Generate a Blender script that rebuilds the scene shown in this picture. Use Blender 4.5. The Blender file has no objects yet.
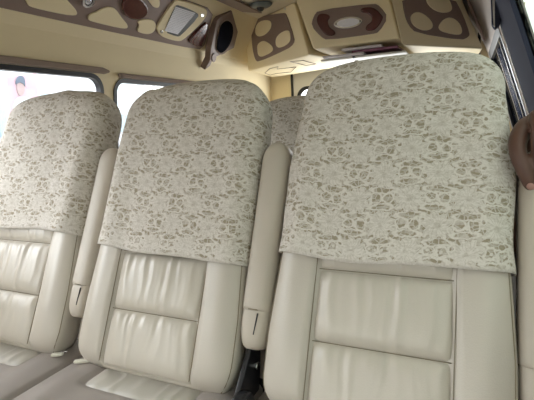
import bpy, bmesh, math, random
import numpy as np
from mathutils import Vector, Matrix, noise as mnoise
random.seed(7)
S = bpy.context.scene
COL = S.collection
FL = 0.14                      # floor height
PI = math.pi

# ------------------------------------------------------------------ camera
CAMP = Vector((0.1499, -0.6674, 1.1788))
yaw, pit, rol, FPX = 0.4358, -0.1724, -0.0533, 440.35
Fw = Vector((-math.sin(yaw)*math.cos(pit), math.cos(yaw)*math.cos(pit), math.sin(pit)))
Rt = Fw.cross(Vector((0, 0, 1))).normalized(); Up = Rt.cross(Fw)
R2 = Rt*math.cos(rol) + Up*math.sin(rol); U2 = -Rt*math.sin(rol) + Up*math.cos(rol)
cd = bpy.data.cameras.new('camera'); cam = bpy.data.objects.new('camera', cd); COL.objects.link(cam)
cam.matrix_world = Matrix(((R2.x, U2.x, -Fw.x, CAMP.x), (R2.y, U2.y, -Fw.y, CAMP.y), (R2.z, U2.z, -Fw.z, CAMP.z), (0, 0, 0, 1)))
cd.sensor_width = 36; cd.lens = 36*FPX/534; cd.clip_start = 0.02
S.camera = cam

def at(x, y, p0, n):
    """where the line of sight of a measured pixel meets a real surface (plane through p0 with normal n)"""
    d = Fw + R2*((x-267)/FPX) + U2*((200-y)/FPX)
    p0 = Vector(p0); n = Vector(n)
    return CAMP + d*((p0-CAMP).dot(n)/d.dot(n))

# ------------------------------------------------------------------ node helpers
class X:
    nt = None
    def __init__(s, k): s.k = k
    def __add__(a, b): return M('ADD', a, b)
    def __radd__(a, b): return M('ADD', b, a)
    def __sub__(a, b): return M('SUBTRACT', a, b)
    def __rsub__(a, b): return M('SUBTRACT', b, a)
    def __mul__(a, b): return M('MULTIPLY', a, b)
    def __rmul__(a, b): return M('MULTIPLY', b, a)
    def __truediv__(a, b): return M('DIVIDE', a, b)
def M(op, *a):
    n = X.nt.nodes.new('ShaderNodeMath'); n.operation = op
    for i, v in enumerate(a):
        if isinstance(v, X): X.nt.links.new(v.k, n.inputs[i])
        else: n.inputs[i].default_value = v
    return X(n.outputs[0])
def sm(x, a, b):
    n = X.nt.nodes.new('ShaderNodeMapRange'); n.interpolation_type = 'SMOOTHSTEP'
    X.nt.links.new(x.k, n.inputs['Value']); n.inputs['From Min'].default_value = min(a, b); n.inputs['From Max'].default_value = max(a, b)
    n.inputs['To Min'].default_value = 0 if a < b else 1; n.inputs['To Max'].default_value = 1 if a < b else 0
    return X(n.outputs['Result'])
def hyp(x, y): return M('SQRT', x*x + y*y)
def mx(a, b): return M('MAXIMUM', a, b)
def mn(a, b): return M('MINIMUM', a, b)

def mat(name, col, rough=0.5, metal=0, bump=0, scale=200, var=0, vscale=8, coat=0, spec=0.5, sheen=0):
    m = bpy.data.materials.new(name); m.use_nodes = True; nt = m.node_tree; b = nt.nodes['Principled BSDF']
    b.inputs['Base Color'].default_value = (*col, 1); b.inputs['Roughness'].default_value = rough; b.inputs['Metallic'].default_value = metal
    b.inputs['Specular IOR Level'].default_value = spec; b.inputs['Coat Weight'].default_value = coat
    b.inputs['Sheen Weight'].default_value = sheen
    tc = nt.nodes.new('ShaderNodeTexCoord')
    if var:
        n = nt.nodes.new('ShaderNodeTexNoise'); n.inputs['Scale'].default_value = vscale; n.inputs['Detail'].default_value = 4
        nt.links.new(tc.outputs['Object'], n.inputs['Vector'])
        r = nt.nodes.new('ShaderNodeMix'); r.data_type = 'RGBA'
        r.inputs['A'].default_value = (*[c*(1-var) for c in col], 1); r.inputs['B'].default_value = (*[min(1, c*(1+var)) for c in col], 1)
        nt.links.new(n.outputs['Fac'], r.inputs['Factor']); nt.links.new(r.outputs['Result'], b.inputs['Base Color'])
    if bump:
        n = nt.nodes.new('ShaderNodeTexVoronoi'); n.inputs['Scale'].default_value = scale
        nt.links.new(tc.outputs['Object'], n.inputs['Vector'])
        bu = nt.nodes.new('ShaderNodeBump'); bu.inputs['Strength'].default_value = bump; bu.inputs['Distance'].default_value = 0.0015
        nt.links.new(n.outputs['Distance'], bu.inputs['Height']); nt.links.new(bu.outputs['Normal'], b.inputs['Normal'])
    return m

def glass(name, tint, gloss=0.06):
    m = bpy.data.materials.new(name); m.use_nodes = True; nt = m.node_tree; nt.nodes.remove(nt.nodes['Principled BSDF'])
    o = nt.nodes['Material Output']; t = nt.nodes.new('ShaderNodeBsdfTransparent'); t.inputs[0].default_value = (*tint, 1)
    g = nt.nodes.new('ShaderNodeBsdfGlossy'); g.inputs['Roughness'].default_value = 0.05
    x = nt.nodes.new('ShaderNodeMixShader'); x.inputs[0].default_value = gloss
    nt.links.new(t.outputs[0], x.inputs[1]); nt.links.new(g.outputs[0], x.inputs[2]); nt.links.new(x.outputs[0], o.inputs['Surface'])
    return m

def lace_mat(name, thread, shaded_net):
    m = bpy.data.materials.new(name); m.use_nodes = True; nt = m.node_tree; X.nt = nt; b = nt.nodes['Principled BSDF']
    uv = nt.nodes.new('ShaderNodeUVMap'); uv.uv_map = 'UVMap'
    nz = nt.nodes.new('ShaderNodeTexNoise'); nz.inputs['Scale'].default_value = 38; nz.inputs['Detail'].default_value = 2
    nt.links.new(uv.outputs[0], nz.inputs['Vector'])
    sp = nt.nodes.new('ShaderNodeSeparateXYZ'); nt.links.new(uv.outputs[0], sp.inputs[0])
    sc_ = nt.nodes.new('ShaderNodeSeparateColor'); nt.links.new(nz.outputs['Color'], sc_.inputs[0])
    U = X(sp.outputs[0]) + (X(sc_.outputs[0])-0.5)*0.012; V = X(sp.outputs[1]) + (X(sc_.outputs[1])-0.5)*0.012
    n2 = nt.nodes.new('ShaderNodeTexNoise'); n2.inputs['Scale'].default_value = 110; n2.inputs['Detail'].default_value = 1
    nt.links.new(uv.outputs[0], n2.inputs['Vector']); s2 = nt.nodes.new('ShaderNodeSeparateColor'); nt.links.new(n2.outputs['Color'], s2.inputs[0])
    U = U + (X(s2.outputs[0])-0.5)*0.009; V = V + (X(s2.outputs[1])-0.5)*0.009
    a, h = 0.104, 0.052
    row = M('FLOOR', V/h); par = M('MODULO', row+100, 2.0)
    cx = U/a + par*0.5
    fx = (M('FRACT', cx+10.0)-0.5)*a; fy = (M('FRACT', V/h+10.0)-0.5)*h
    bx = (M('FRACT', cx+10.5)-0.5)*a; by = fy
    r = hyp(fx, fy*0.92); th = M('ARCTAN2', fy, fx)
    Rr = 0.0245*(1.0 + 0.20*M('COSINE', th*9.0))
    flower = sm(r-Rr, 0.0015, -0.0015)
    vein = sm(M('ABSOLUTE', M('SINE', th*9.0)), 0.0, 0.5)
    core = sm(r, 0.003, 0.007)
    # curls between the flowers
    def ring(x0, y0, rx, ry, t):
        d = M('ABSOLUTE', hyp((bx-x0)/rx, (by-y0)/ry) - 1.0)*min(rx, ry)
        return sm(d, t*1.5, t*0.5)
    rg = ring(0.012, 0.003, 0.011, 0.010, 0.0020)
    rg = mx(rg, ring(-0.012, 0.000, 0.010, 0.011, 0.0018))
    rg = mx(rg, ring(0.002, -0.017, 0.024, 0.0065, 0.0016))
    rg = mx(rg, ring(-0.002, 0.019, 0.026, 0.007, 0.0016))
    rg = mx(rg, ring(0.027, -0.007, 0.006, 0.006, 0.0016))
    rg = mx(rg, ring(-0.028, 0.009, 0.006, 0.005, 0.0016))
    rg = mx(rg, sm(hyp(bx-0.0, by+0.004), 0.004, 0.0025))
    vo = nt.nodes.new('ShaderNodeTexVoronoi'); vo.feature = 'DISTANCE_TO_EDGE'; vo.inputs['Scale'].default_value = 75
    nt.links.new(uv.outputs[0], vo.inputs['Vector'])
    web = sm(X(vo.outputs['Distance']), 0.10, 0.03)*0.62
    rawV = X(sp.outputs[1]); rawU = X(sp.outputs[0])
    scal = M('ABSOLUTE', M('SINE', rawU*(PI/0.036)))*0.008
    hem = sm(rawV - scal*0.5, 0.006, 0.004)
    line2 = sm(M('ABSOLUTE', rawV - scal - 0.013), 0.0038, 0.0018)
    dots = sm(hyp((M('FRACT', rawU/0.012+50.0)-0.5)*0.012, rawV-0.024-scal*0.7), 0.004, 0.0025)
    fl = flower*(0.68 + 0.32*vein)*(0.7+0.3*core)
    ho = nt.nodes.new('ShaderNodeTexNoise'); ho.inputs['Scale'].default_value = 1.0; ho.inputs['Detail'].default_value = 1
    cb_ = nt.nodes.new('ShaderNodeCombineXYZ'); nt.links.new((rawU*62.0).k, cb_.inputs[0]); nt.links.new((rawV*150.0).k, cb_.inputs[1]); nt.links.new(cb_.outputs[0], ho.inputs['Vector'])
    gap = sm(X(ho.outputs['Fac']), 0.45, 0.52)
    ground = 0.40 - gap*0.38
    outl = sm(M('ABSOLUTE', r-Rr), 0.0022, 0.0008)*0.85
    r2 = M('ABSOLUTE', r-Rr*0.55); inl = sm(r2, 0.0018, 0.0006)*0.75
    vein2 = sm(M('ABSOLUTE', M('SINE', th*9.0+r*90.0)), 0.0, 0.6)
    fl2 = mx(flower*(0.62+0.36*vein2)*(0.7+0.3*core)*(1.0-0.18*gap), outl)
    mask = mn(mx(mx(mx(fl2, rg*0.95), mx(web, ground)), mx(hem*0.8, mx(line2, dots)*0.9)), 1.0)
    fine = nt.nodes.new('ShaderNodeTexNoise'); fine.inputs['Scale'].default_value = 260; fine.inputs['Detail'].default_value = 2
    nt.links.new(uv.outputs[0], fine.inputs['Vector'])
    mask2 = mn(mx(mask + (X(fine.outputs['Fac'])-0.5)*0.7, 0.0), 1.0)
    mi = nt.nodes.new('ShaderNodeMix'); mi.data_type = 'RGBA'
    mi.inputs['A'].default_value = (*shaded_net, 1); mi.inputs['B'].default_value = (*thread, 1)  # tan net cloth, with the shading inside the lace gaps put into its colour
    nt.links.new(mask2.k, mi.inputs['Factor']); nt.links.new(mi.outputs['Result'], b.inputs['Base Color'])
    b.inputs['Roughness'].default_value = 0.85; b.inputs['Specular IOR Level'].default_value = 0.2
    bu = nt.nodes.new('ShaderNodeBump'); bu.inputs['Strength'].default_value = 0.6; bu.inputs['Distance'].default_value = 0.001
    nt.links.new(mask2.k, bu.inputs['Height']); nt.links.new(bu.outputs['Normal'], b.inputs['Normal'])
    return m

MT = dict(
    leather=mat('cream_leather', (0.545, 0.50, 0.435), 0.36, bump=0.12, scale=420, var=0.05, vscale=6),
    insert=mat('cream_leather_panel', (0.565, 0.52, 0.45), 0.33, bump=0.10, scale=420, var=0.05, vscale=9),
    cushion=mat('grey_leather', (0.36, 0.32, 0.30), 0.42, bump=0.12, scale=420, var=0.10, vscale=7),  # greyer and darker than the backrest leather
    cushion2=mat('grey_leather_panel', (0.50, 0.47, 0.42), 0.38, bump=0.10, scale=420, var=0.08, vscale=9),
    armlea=mat('armrest_vinyl', (0.50, 0.445, 0.375), 0.45, bump=0.15, scale=500, var=0.04),
    thread=mat('seam_thread', (0.24, 0.20, 0.14), 0.8),
    lace=lace_mat('lace', (0.69, 0.65, 0.60), (0.32, 0.27, 0.195)),
    beige=mat('beige_lining', (0.82, 0.705, 0.47), 0.75, bump=0.15, scale=600, var=0.04, vscale=4),
    ceil=mat('ceiling_lining', (0.62, 0.54, 0.40), 0.85, bump=0.2, scale=600, var=0.04),
    cream=mat('cream_plastic', (0.70, 0.68, 0.62), 0.5),
    taupe=mat('taupe_plastic', (0.235, 0.165, 0.14), 0.55, var=0.05),
    taupelt=mat('taupe_trim', (0.30, 0.235, 0.20), 0.9, spec=0.1),
    lilac=mat('pillar_lining', (0.46, 0.42, 0.40), 0.9, spec=0.1, var=0.05, vscale=30),
    wood=mat('burgundy_gloss', (0.085, 0.020, 0.018), 0.22, coat=0.3, var=0.3, vscale=30),
    black=mat('black_rubber', (0.012, 0.013, 0.016), 0.5),
    blackp=mat('black_plastic', (0.02, 0.02, 0.024), 0.35),
    navy=mat('dark_seal', (0.05, 0.055, 0.085), 0.95, spec=0.05),
    grille=mat('grille_grey', (0.80, 0.79, 0.84), 0.6),
    steel=mat('steel', (0.6, 0.6, 0.62), 0.25, 1),
    chrome=mat('chrome', (0.75, 0.75, 0.78), 0.15, 1),
    floor=mat('floor_carpet', (0.07, 0.065, 0.06), 0.95, bump=0.4, scale=300),
    paper=mat('magazine_paper', (0.62, 0.58, 0.62), 0.5, var=0.1, vscale=60),
    paperv=mat('magazine_cover', (0.20, 0.07, 0.12), 0.4, var=0.5, vscale=50),
    skin=mat('brown_skin', (0.105, 0.050, 0.034), 0.5, var=0.12, vscale=40),
    nail=mat('fingernail', (0.40, 0.22, 0.18), 0.3),
    hair=mat('black_hair', (0.01, 0.01, 0.01), 0.6),
    shirt=mat('shirt_cloth', (0.10, 0.09, 0.12), 0.9),
    trouser=mat('trouser_cloth', (0.03, 0.035, 0.06), 0.9),
    clip=mat('clip_plastic', (0.72, 0.70, 0.60), 0.4),
    glass=glass('clear_glass', (0.93, 0.95, 0.96)),
    greenglass=glass('green_tinted_glass', (0.46, 0.50, 0.47), 0.08),
    smoke=glass('smoked_glass', (0.07, 0.085, 0.12), 0.1),
    screen=glass('windscreen_glass', (0.92, 0.93, 0.91)),
    ground=mat('asphalt', (0.30, 0.29, 0.28), 0.95, var=0.1),
    bwhite=mat('white_render', (0.50, 0.53, 0.57), 0.9, var=0.05, vscale=1),
    bblue=mat('pale_blue_paint', (0.32, 0.42, 0.48), 0.8),
    pink=mat('pink_print', (0.46, 0.33, 0.39), 0.7, var=0.08, vscale=3),
    facep=mat('portrait_face', (0.34, 0.27, 0.28), 0.7),
    hairp=mat('portrait_hair', (0.10, 0.13, 0.18), 0.7),
    shirtp=mat('portrait_shirt', (0.46, 0.52, 0.56), 0.7),
    cable=mat('cable_black', (0.05, 0.05, 0.06), 0.7),
    green=mat('hedge_leaf', (0.10, 0.13, 0.085), 0.8, var=0.5, vscale=6),
)

# ------------------------------------------------------------------ object helpers
def link(name, me, parent=None, m=None, smooth=True):
    o = bpy.data.objects.new(name, me); COL.objects.link(o)
    if m is not None and not me.materials: me.materials.append(m)
    if parent: o.parent = parent
    if smooth:
        for p in me.polygons: p.use_smooth = True
    return o
def mesh(name, V, F, m, parent=None, smooth=True, uv=None):
    me = bpy.data.meshes.new(name); me.from_pydata([tuple(v) for v in V], [], F); me.update()
    if uv:
        l = me.uv_layers.new(name='UVMap')
        for p in me.polygons:
            for li in p.loop_indices: l.data[li].uv = uv[me.loops[li].vertex_index]
    return link(name, me, parent, m, smooth)
def tag(o, label=None, cat=None, group=None, kind=None):
    for k, v in (('label', label), ('category', cat), ('group', group), ('kind', kind)):
        if v: o[k] = v
    return o
def empty(name, loc, **kw):
    o = bpy.data.objects.new(name, None); COL.objects.link(o); o.location = loc; o.empty_display_size = .1
    return tag(o, **kw)
def loc(P, parent): # world points -> parent's local (parents here are only translated)
    L = parent.location if parent else Vector((0, 0, 0))
    return [Vector(p)-L for p in P]
def extrude(name, P, d, m, parent=None, bevel=0.0, seg=2):
    """solid plate: outline P (world), pushed by vector d"""
    P = loc(P, parent); d = Vector(d); n = len(P)
    bm = bmesh.new(); a = [bm.verts.new(p) for p in P]; f = bm.faces.new(a)
    r = bmesh.ops.extrude_face_region(bm, geom=[f])
    bmesh.ops.translate(bm, vec=d, verts=[v for v in r['geom'] if isinstance(v, bmesh.types.BMVert)])
    bmesh.ops.recalc_face_normals(bm, faces=bm.faces[:])
    me = bpy.data.meshes.new(name); bm.to_mesh(me); bm.free()
    o = link(name, me, parent, m, False)
    if bevel:
        b = o.modifiers.new('bevel', 'BEVEL'); b.width = bevel; b.segments = seg; b.limit_method = 'ANGLE'; b.angle_limit = math.radians(50)
    return o
def box(name, c, s, m, parent=None, bevel=0.0, rot=None, seg=3):
    c = Vector(c) - (parent.location if parent else Vector((0, 0, 0)))
    bm = bmesh.new(); bmesh.ops.create_cube(bm, size=1)
    for v in bm.verts: v.co = Vector((v.co.x*s[0], v.co.y*s[1], v.co.z*s[2]))
    if bevel: bmesh.ops.bevel(bm, geom=bm.edges[:], offset=bevel, segments=seg, affect='EDGES', profile=.5)
    if rot: bm.transform(rot.to_4x4())
    bmesh.ops.translate(bm, vec=c, verts=bm.verts[:])
    me = bpy.data.meshes.new(name); bm.to_mesh(me); bm.free()
    return link(name, me, parent, m, bool(bevel))
def tube(name, P, r, m, parent=None, n=8, closed=False):
    P = loc(P, parent); V = []; F = []; N = len(P)
    for i, p in enumerate(P):
        t = (P[(i+1) % N] - P[i-1]) if closed else (P[min(i+1, N-1)] - P[max(i-1, 0)])
        t.normalize(); a = t.cross(Vector((0.1, .23, 1))).normalized(); b = t.cross(a)
        for k in range(n):
            V.append(p + r*(a*math.cos(2*PI*k/n) + b*math.sin(2*PI*k/n)))
    for i in range(N if closed else N-1):
        for k in range(n):
            j = (i+1) % N
            F.append((i*n+k, i*n+(k+1) % n, j*n+(k+1) % n, j*n+k))
    if not closed: F += [tuple(range(n)), tuple(range((N-1)*n, N*n))]
    return mesh(name, V, F, m, parent)
def smooth_loop(P, it=2):
    for _ in range(it):
        Q = []
        for i in range(len(P)):
            a, b = P[i], P[(i+1) % len(P)]
            Q += [a*0.75+b*0.25, a*0.25+b*0.75]
        P = Q
    return P
def bridge(name, A, B, d, m, parent=None):
    """flat ring between two loops of equal count, given thickness d (vector)"""
    A = loc(A, parent); B = loc(B, parent); n = len(A); d = Vector(d)
    V = A + B + [p+d for p in A] + [p+d for p in B]; F = []
    for i in range(n):
        j = (i+1) % n
        F += [(i, j, n+j, n+i), (2*n+i, 3*n+i, 3*n+j, 2*n+j), (i, 2*n+i, 2*n+j, j), (n+i, n+j, 3*n+j, 3*n+i)]
    return mesh(name, V, F, m, parent, False)
def rrect(a0, a1, b0, b1, r, n=8):
    out = []
    for (ca, cb, s) in ((a1-r, b1-r, 0), (a0+r, b1-r, 1), (a0+r, b0+r, 2), (a1-r, b0+r, 3)):
        for k in range(n+1):
            t = (s + k/n)*PI/2; out.append((ca+r*math.cos(t), cb+r*math.sin(t)))
    return out

# ------------------------------------------------------------------ van shell
YF, YR = -2.3, 3.0
Y1 = 1.5
LP = [(-1.52, FL), (-1.50, .95), (-1.452, 1.43), (-1.45, 1.60), (-1.435, 1.655), (-1.20, 1.89)]
RP = [(.46, FL), (.45, .95), (.37, 1.217), (.336, 1.321), (.303, 1.424), (.271, 1.52), (.234, 1.631), (.19, 1.73), (.12, 1.84), (.08, 1.89)]
def lerp_profile(P, z):
    for (x0, z0), (x1, z1) in zip(P, P[1:]):
        if z0 <= z <= z1: return x0 + (x1-x0)*(z-z0)/(z1-z0)
    return P[-1][0]
def wall_sheet(name, P, holes, y0, y1, m, outward, extra=()):
    zs = sorted(set([z for _, z in P] + [h[2] for h in holes] + [h[3] for h in holes] + list(extra)))
    ys = sorted(set([y0, y1] + [h[0] for h in holes] + [h[1] for h in holes]))
    V = []; F = []; id = {}
    for i, y in enumerate(ys):
        for j, z in enumerate(zs):
            id[i, j] = len(V); V.append(Vector((lerp_profile(P, z), y, z)))
    for i in range(len(ys)-1):
        for j in range(len(zs)-1):
            cy, cz = (ys[i]+ys[i+1])/2, (zs[j]+zs[j+1])/2
            if any(h[0] < cy < h[1] and h[2] < cz < h[3] for h in holes): continue
            F.append((id[i, j], id[i+1, j], id[i+1, j+1], id[i, j+1]))
    o = mesh(name, V, F, m, None, False); tag(o, kind='structure')
    s = o.modifiers.new('solid', 'SOLIDIFY'); s.thickness = .02; s.offset = outward
    return o
W1 = (-0.75, 0.985, .98, 1.445); W2 = (1.06, 2.05, .98, 1.435)
W0 = (-2.1, -1.0, .98, 1.445)
wall_sheet('wall_left', LP, [W0, W1, W2], YF, YR, MT['beige'], -1)
RW = (1.68, 2.75, 1.0, 1.55); RD = (-1.3, 1.03, .95, 1.66)
wall_sheet('wall_right', RP, [RW, RD], YF, YR, MT['lilac'], 1)
tag(box('floor', ((-1.53+.47)/2, (YF+YR)/2, FL-.02), (2.02, YR-YF+.1, .04), MT['floor']), kind='structure')
tag(box('ceiling', ((-1.22+.10)/2, (YF+YR)/2, 1.90), (1.36, YR-YF+.04, .02), MT['ceil']), kind='structure')
# left windows
def lx(z): return lerp_profile(LP, z)
for k, (y0, y1, z0, z1) in enumerate((W1, W2, W0)):
    w = empty('window_%d' % (1, 2, 6)[k], (lx(z0), (y0+y1)/2, z0), kind='structure')
    def L3(pts, off): return [Vector((lx(z)+off, y, z)) for y, z in pts]
    R = .075
    bridge('corner_filler', L3(rrect(y0, y1, z0, z1, .0005), .001), L3(rrect(y0, y1, z0, z1, R), .001), (-.022, 0, 0), MT['beige'], w)
    bridge('rubber_gasket', L3(rrect(y0-.004, y1+.004, z0-.004, z1+.004, R), .006), L3(rrect(y0+.016, y1-.016, z0+.016, z1-.016, R-.018), .006), (-.03, 0, 0), MT['black'], w)
    g = L3(rrect(y0+.014, y1-.014, z0+.014, z1-.014, R-.016), -.012)
    extrude('glass_pane', g, (-.004, 0, 0), MT['glass'], w)
# taupe strips above the windows
def strip(name, ya, yb, za, zb, label):
    P = [(ya, za), (yb-.03, za-.002), (yb, za+.006), (yb, za+.016), (yb-.04, zb), (ya, zb)]
    o = extrude(name, [Vector((-1.449, y, z)) for y, z in P], (.02, 0, 0), MT['taupelt'], None, .006)
    tag(o, kind='structure')
strip('trim_1', -.85, 1.02, 1.452, 1.478, '')
strip('trim_2', 1.09, 2.12, 1.440, 1.462, '')
# rear wall with tailgate opening
def ywall(name, y, x0, x1, z0, z1, hx0, hx1, hz0, hz1, m, th):
    V = []; F = []
    xs = [x0, hx0, hx1, x1]; zs = [z0, hz0, hz1, z1]
    for x in xs:
        for z in zs: V.append((x, y, z))
    for i in range(3):
        for j in range(3):
            if i == 1 and j == 1: continue
            F.append((i*4+j, i*4+4+j, i*4+5+j, i*4+1+j))
    o = mesh(name, V, F, m, None, False); tag(o, kind='structure')
    s = o.modifiers.new('solid', 'SOLIDIFY'); s.thickness = th; s.offset = 0
    return o
ywall('wall_back', 3.0, -1.52, .47, FL, 1.90, -1.26, .20, .5, 1.85, MT['beige'], .03)
tg = empty('door_1', (-.53, 2.97, .5), kind='structure')
def Y3(pts, y): return [Vector((x, y, z)) for x, z in pts]
bridge('door_panel', Y3(rrect(-1.245, .185, .5, 1.85, .04), 2.985), Y3(rrect(-1.20, .14, .95, 1.46, .09), 2.985), (0, .03, 0), MT['cream'], tg)
bridge('door_seal', Y3(rrect(-1.262, .202, .49, 1.86, .05), 2.975), Y3(rrect(-1.243, .183, .51, 1.84, .04), 2.975), (0, .02, 0), MT['black'], tg)
bridge('window_gasket', Y3(rrect(-1.21, .15, .94, 1.47, .09), 2.975), Y3(rrect(-1.185, .125, .96, 1.445, .08), 2.975), (0, .02, 0), MT['black'], tg)
extrude('glass_pane', Y3(rrect(-1.195, .135, .955, 1.455, .085), 2.99), (0, .004, 0), MT['glass'], tg)
# front bulkhead with the windscreen
ywall('wall_front', YF, -1.52, .47, FL, 1.90, -1.38, .30, .95, 1.50, MT['cream'], .03)
ws = empty('window_3', (-.54, YF, .95), kind='structure')
extrude('windscreen_pane', Y3(rrect(-1.38, .30, .95, 1.50, .05), YF), (0, .005, 0), MT['screen'], ws)
# right side: dark door seal, trim, rear quarter window, front pane
def rx(z): return lerp_profile(RP, z)
def rsurf(name, pts, off, th, m, parent=None, n=14, kind=True):
    """patch over the curved right side between y0..y1(z)"""
    (y0, y1, z0, z1) = pts; V = []; F = []
    for i in range(n+1):
        z = z0+(z1-z0)*i/n
        for y in (y0, y1):
            V.append(Vector((rx(z)+off, y, z)))
        for y in (y0, y1):
            V.append(Vector((rx(z)+off+th, y, z)))
    for i in range(n):
        a, b = i*4, i*4+4
        F += [(a, a+1, b+1, b), (a+2, b+2, b+3, a+3), (a, b, b+2, a+2), (a+1, a+3, b+3, b+1)]
    F += [(0, 2, 3, 1), (n*4, n*4+1, n*4+3, n*4+2)]
    o = mesh(name, loc(V, parent), F, m, parent, True)
    if not parent: tag(o, kind='structure')
    e = o.modifiers.new('es', 'EDGE_SPLIT'); e.split_angle = math.radians(40)
    return o
rsurf('trim_3', (1.03, 1.50, .95, 1.885), -.015, .03, MT['navy'])
rsurf('trim_4', (1.50, 1.68, .70, 1.60), -.006, .012, MT['taupelt'])
rsurf('trim_5', (1.495, 1.503, .95, 1.80), -.018, .012, MT['cream'])
w4 = empty('window_4', (rx(1.0), 2.2, 1.0), kind='structure')
rsurf('rubber_gasket', (1.68, 1.73, 1.0, 1.55), -.008, .02, MT['black'], w4)
rsurf('rubber_gasket', (2.71, 2.75, 1.0, 1.55), -.008, .02, MT['black'], w4)
rsurf('rubber_gasket', (1.68, 2.75, 1.52, 1.565), -.008, .02, MT['black'], w4, 3)
rsurf('rubber_gasket', (1.68, 2.75, .99, 1.02), -.008, .02, MT['black'], w4, 3)
rsurf('window_divider', (1.86, 1.89, 1.0, 1.54), -.006, .02, MT['chrome'], w4)
rsurf('window_divider', (2.15, 2.18, 1.0, 1.54), -.006, .02, MT['chrome'], w4)
rsurf('glass_pane', (1.72, 2.71, 1.0, 1.55), .008, .004, MT['smoke'], w4)
w5 = empty('window_5', (rx(.95), 0, .95), kind='structure')
rsurf('glass_pane', (-1.3, 1.03, .95, 1.66), .006, .004, MT['greenglass'], w5)

# ------------------------------------------------------------------ left overhead duct panel
c0, c1 = Vector((-1.43, 0, 1.662)), Vector((-1.205, 0, 1.885))
dz = (c1-c0).normalized(); nL = Vector((dz.z, 0, -dz.x))   # pointing into the cabin
if nL.x < 0: nL = -nL
pL = c0 + nL*.006
def onL(pts, lift=0.0): return [at(x, y, pL+nL*lift, nL) for x, y in pts]
duct = empty('duct_panel', (-1.42, 1.0, 1.66), label='brown overhead trim panel with cream inlays running along the left wall above the windows', cat='panel')
zt = c1.z
A = onL([(-60, -4.5), (0, 8), (110, 32), (185, 47.5)])
base = [Vector((A[0].x, -1.2, A[0].z))] + A
cor = onL([(200, 49.5), (205, 45), (213, 15), (208, 8)])
top_y = at(190, 0, pL, nL)
topz = [onL([(180, -2)])[0], onL([(140, -12)])[0]]
far = Vector((topz[1].x, -1.2, topz[1].z))
extrude('panel_board', base + cor + topz + [far], -nL*.014, MT['taupe'], duct, .004)
def inlay(pts, m, lift, th, parent, nm, pl=None, bev=.003, it=2):
    P = [at(x, y, (pl or (pL, nL))[0] + (pl or (pL, nL))[1]*lift, (pl or (pL, nL))[1]) for x, y in pts]
    P = smooth_loop(P, it)
    return extrude(nm, P, -(pl or (pL, nL))[1]*th, m, parent, bev)
inlay([(22, -12), (27, 4), (31, 8), (74, 17), (79, 13), (68, 1), (62, -6), (50, -14)], MT['beige'], .006, .012, duct, 'inlay')
inlay([(104, 8), (97, 12), (89, 15), (88, 20), (92, 22), (126, 30), (129, 26), (122, 18), (116, 9), (110, 7)], MT['beige'], .006, .012, duct, 'inlay')
inlay([(137, 21), (140, 26), (137, 30), (139, 33), (150, 35), (156, 30), (156, 22), (149, 19)], MT['beige'], .006, .012, duct, 'inlay')
inlay([(144, -6), (150, 3), (154, 8), (160, 8), (160, -2), (152, -10)], MT['beige'], .006, .012, duct, 'inlay')
inlay([(-40, -26), (-40, -14), (-14, -6), (-8, -10), (-16, -24)], MT['beige'], .006, .012, duct, 'inlay')
inlay([(12, -14), (5, -6), (6, -1), (10, 0), (15, -2), (20, -10)], MT['beige'], .006, .012, duct, 'inlay')
inlay([(122, 6), (124, 14), (130, 20), (140, 21), (148, 16), (149, 8), (144, 1), (138, -4), (126, -3)], MT['wood'], .014, .016, duct, 'gloss_boss', bev=.01)
inlay([(190, 44), (189, 40), (206, 23), (209, 24), (203, 46), (200, 48)], MT['wood'], .012, .016, duct, 'gloss_boss', bev=.006, it=1)
fr = inlay([(157, 30), (158, 25), (174, 1), (180, 0), (205, 8), (208, 12), (205, 20), (184, 40), (178, 42), (161, 37)], MT['beige'], .010, .014, duct, 'grille_frame')
gr = inlay([(164, 32), (175, 6), (179, 5), (198, 13), (199, 17), (181, 36), (177, 37)], MT['black'], .012, .012, duct, 'grille_recess', it=1)
gg = onL([(165, 31), (176, 6.5), (196, 13), (178, 34.5)], .016)
V = []; F = []
for i in range(16):          # louvre slats of the air outlet
    a = gg[0].lerp(gg[1], i/16); b = gg[3].lerp(gg[2], i/16); a2 = gg[0].lerp(gg[1], (i+.72)/16); b2 = gg[3].lerp(gg[2], (i+.72)/16)
    k = len(V); V += [a, b, b2-nL*.003, a2-nL*.003, a-nL*.003, b-nL*.003, b2-nL*.006, a2-nL*.006]
    F += [(k, k+1, k+2, k+3), (k+4, k+7, k+6, k+5), (k, k+4, k+5, k+1), (k+3, k+2, k+6, k+7), (k, k+3, k+7, k+4), (k+1, k+5, k+6, k+2)]
mesh('louvre', loc(V, duct), F, MT['grille'], duct, False)
for (x, y) in ((162, 32), (202.5, 15.5)):
    inlay([(x-1.6, y-1), (x, y-1.8), (x+1.6, y-.6), (x+1.4, y+1), (x, y+1.8), (x-1.4, y+1)], MT['steel'], .014, .005, duct, 'screw', bev=.001)
def disc(name, c, n, r, th, m, parent, bev=.002, k=28):
    n = Vector(n).normalized(); a = n.cross(Vector((0, 0.3, 1))).normalized(); b = n.cross(a)
    P = [Vector(c) + r*(a*math.cos(2*PI*i/k)+b*math.sin(2*PI*i/k)) for i in range(k)]
    return extrude(name, P, -n*th, m, parent, bev)
def ringp(name, c, n, r0, r1, th, m, parent, k=28):
    n = Vector(n).normalized(); a = n.cross(Vector((0, 0.3, 1))).normalized(); b = n.cross(a)
    L = lambda r: [Vector(c) + r*(a*math.cos(2*PI*i/k)+b*math.sin(2*PI*i/k)) for i in range(k)]
    return bridge(name, L(r1), L(r0), -n*th, m, parent)
sl = empty('reading_light', at(88.5, 1, pL, nL), label='round chrome-ringed reading light set in the brown overhead panel', cat='light')
c = at(88.5, 1, pL+nL*.010, nL)
disc('lamp_body', c-nL*.002, nL, .026, .014, MT['blackp'], sl)
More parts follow.
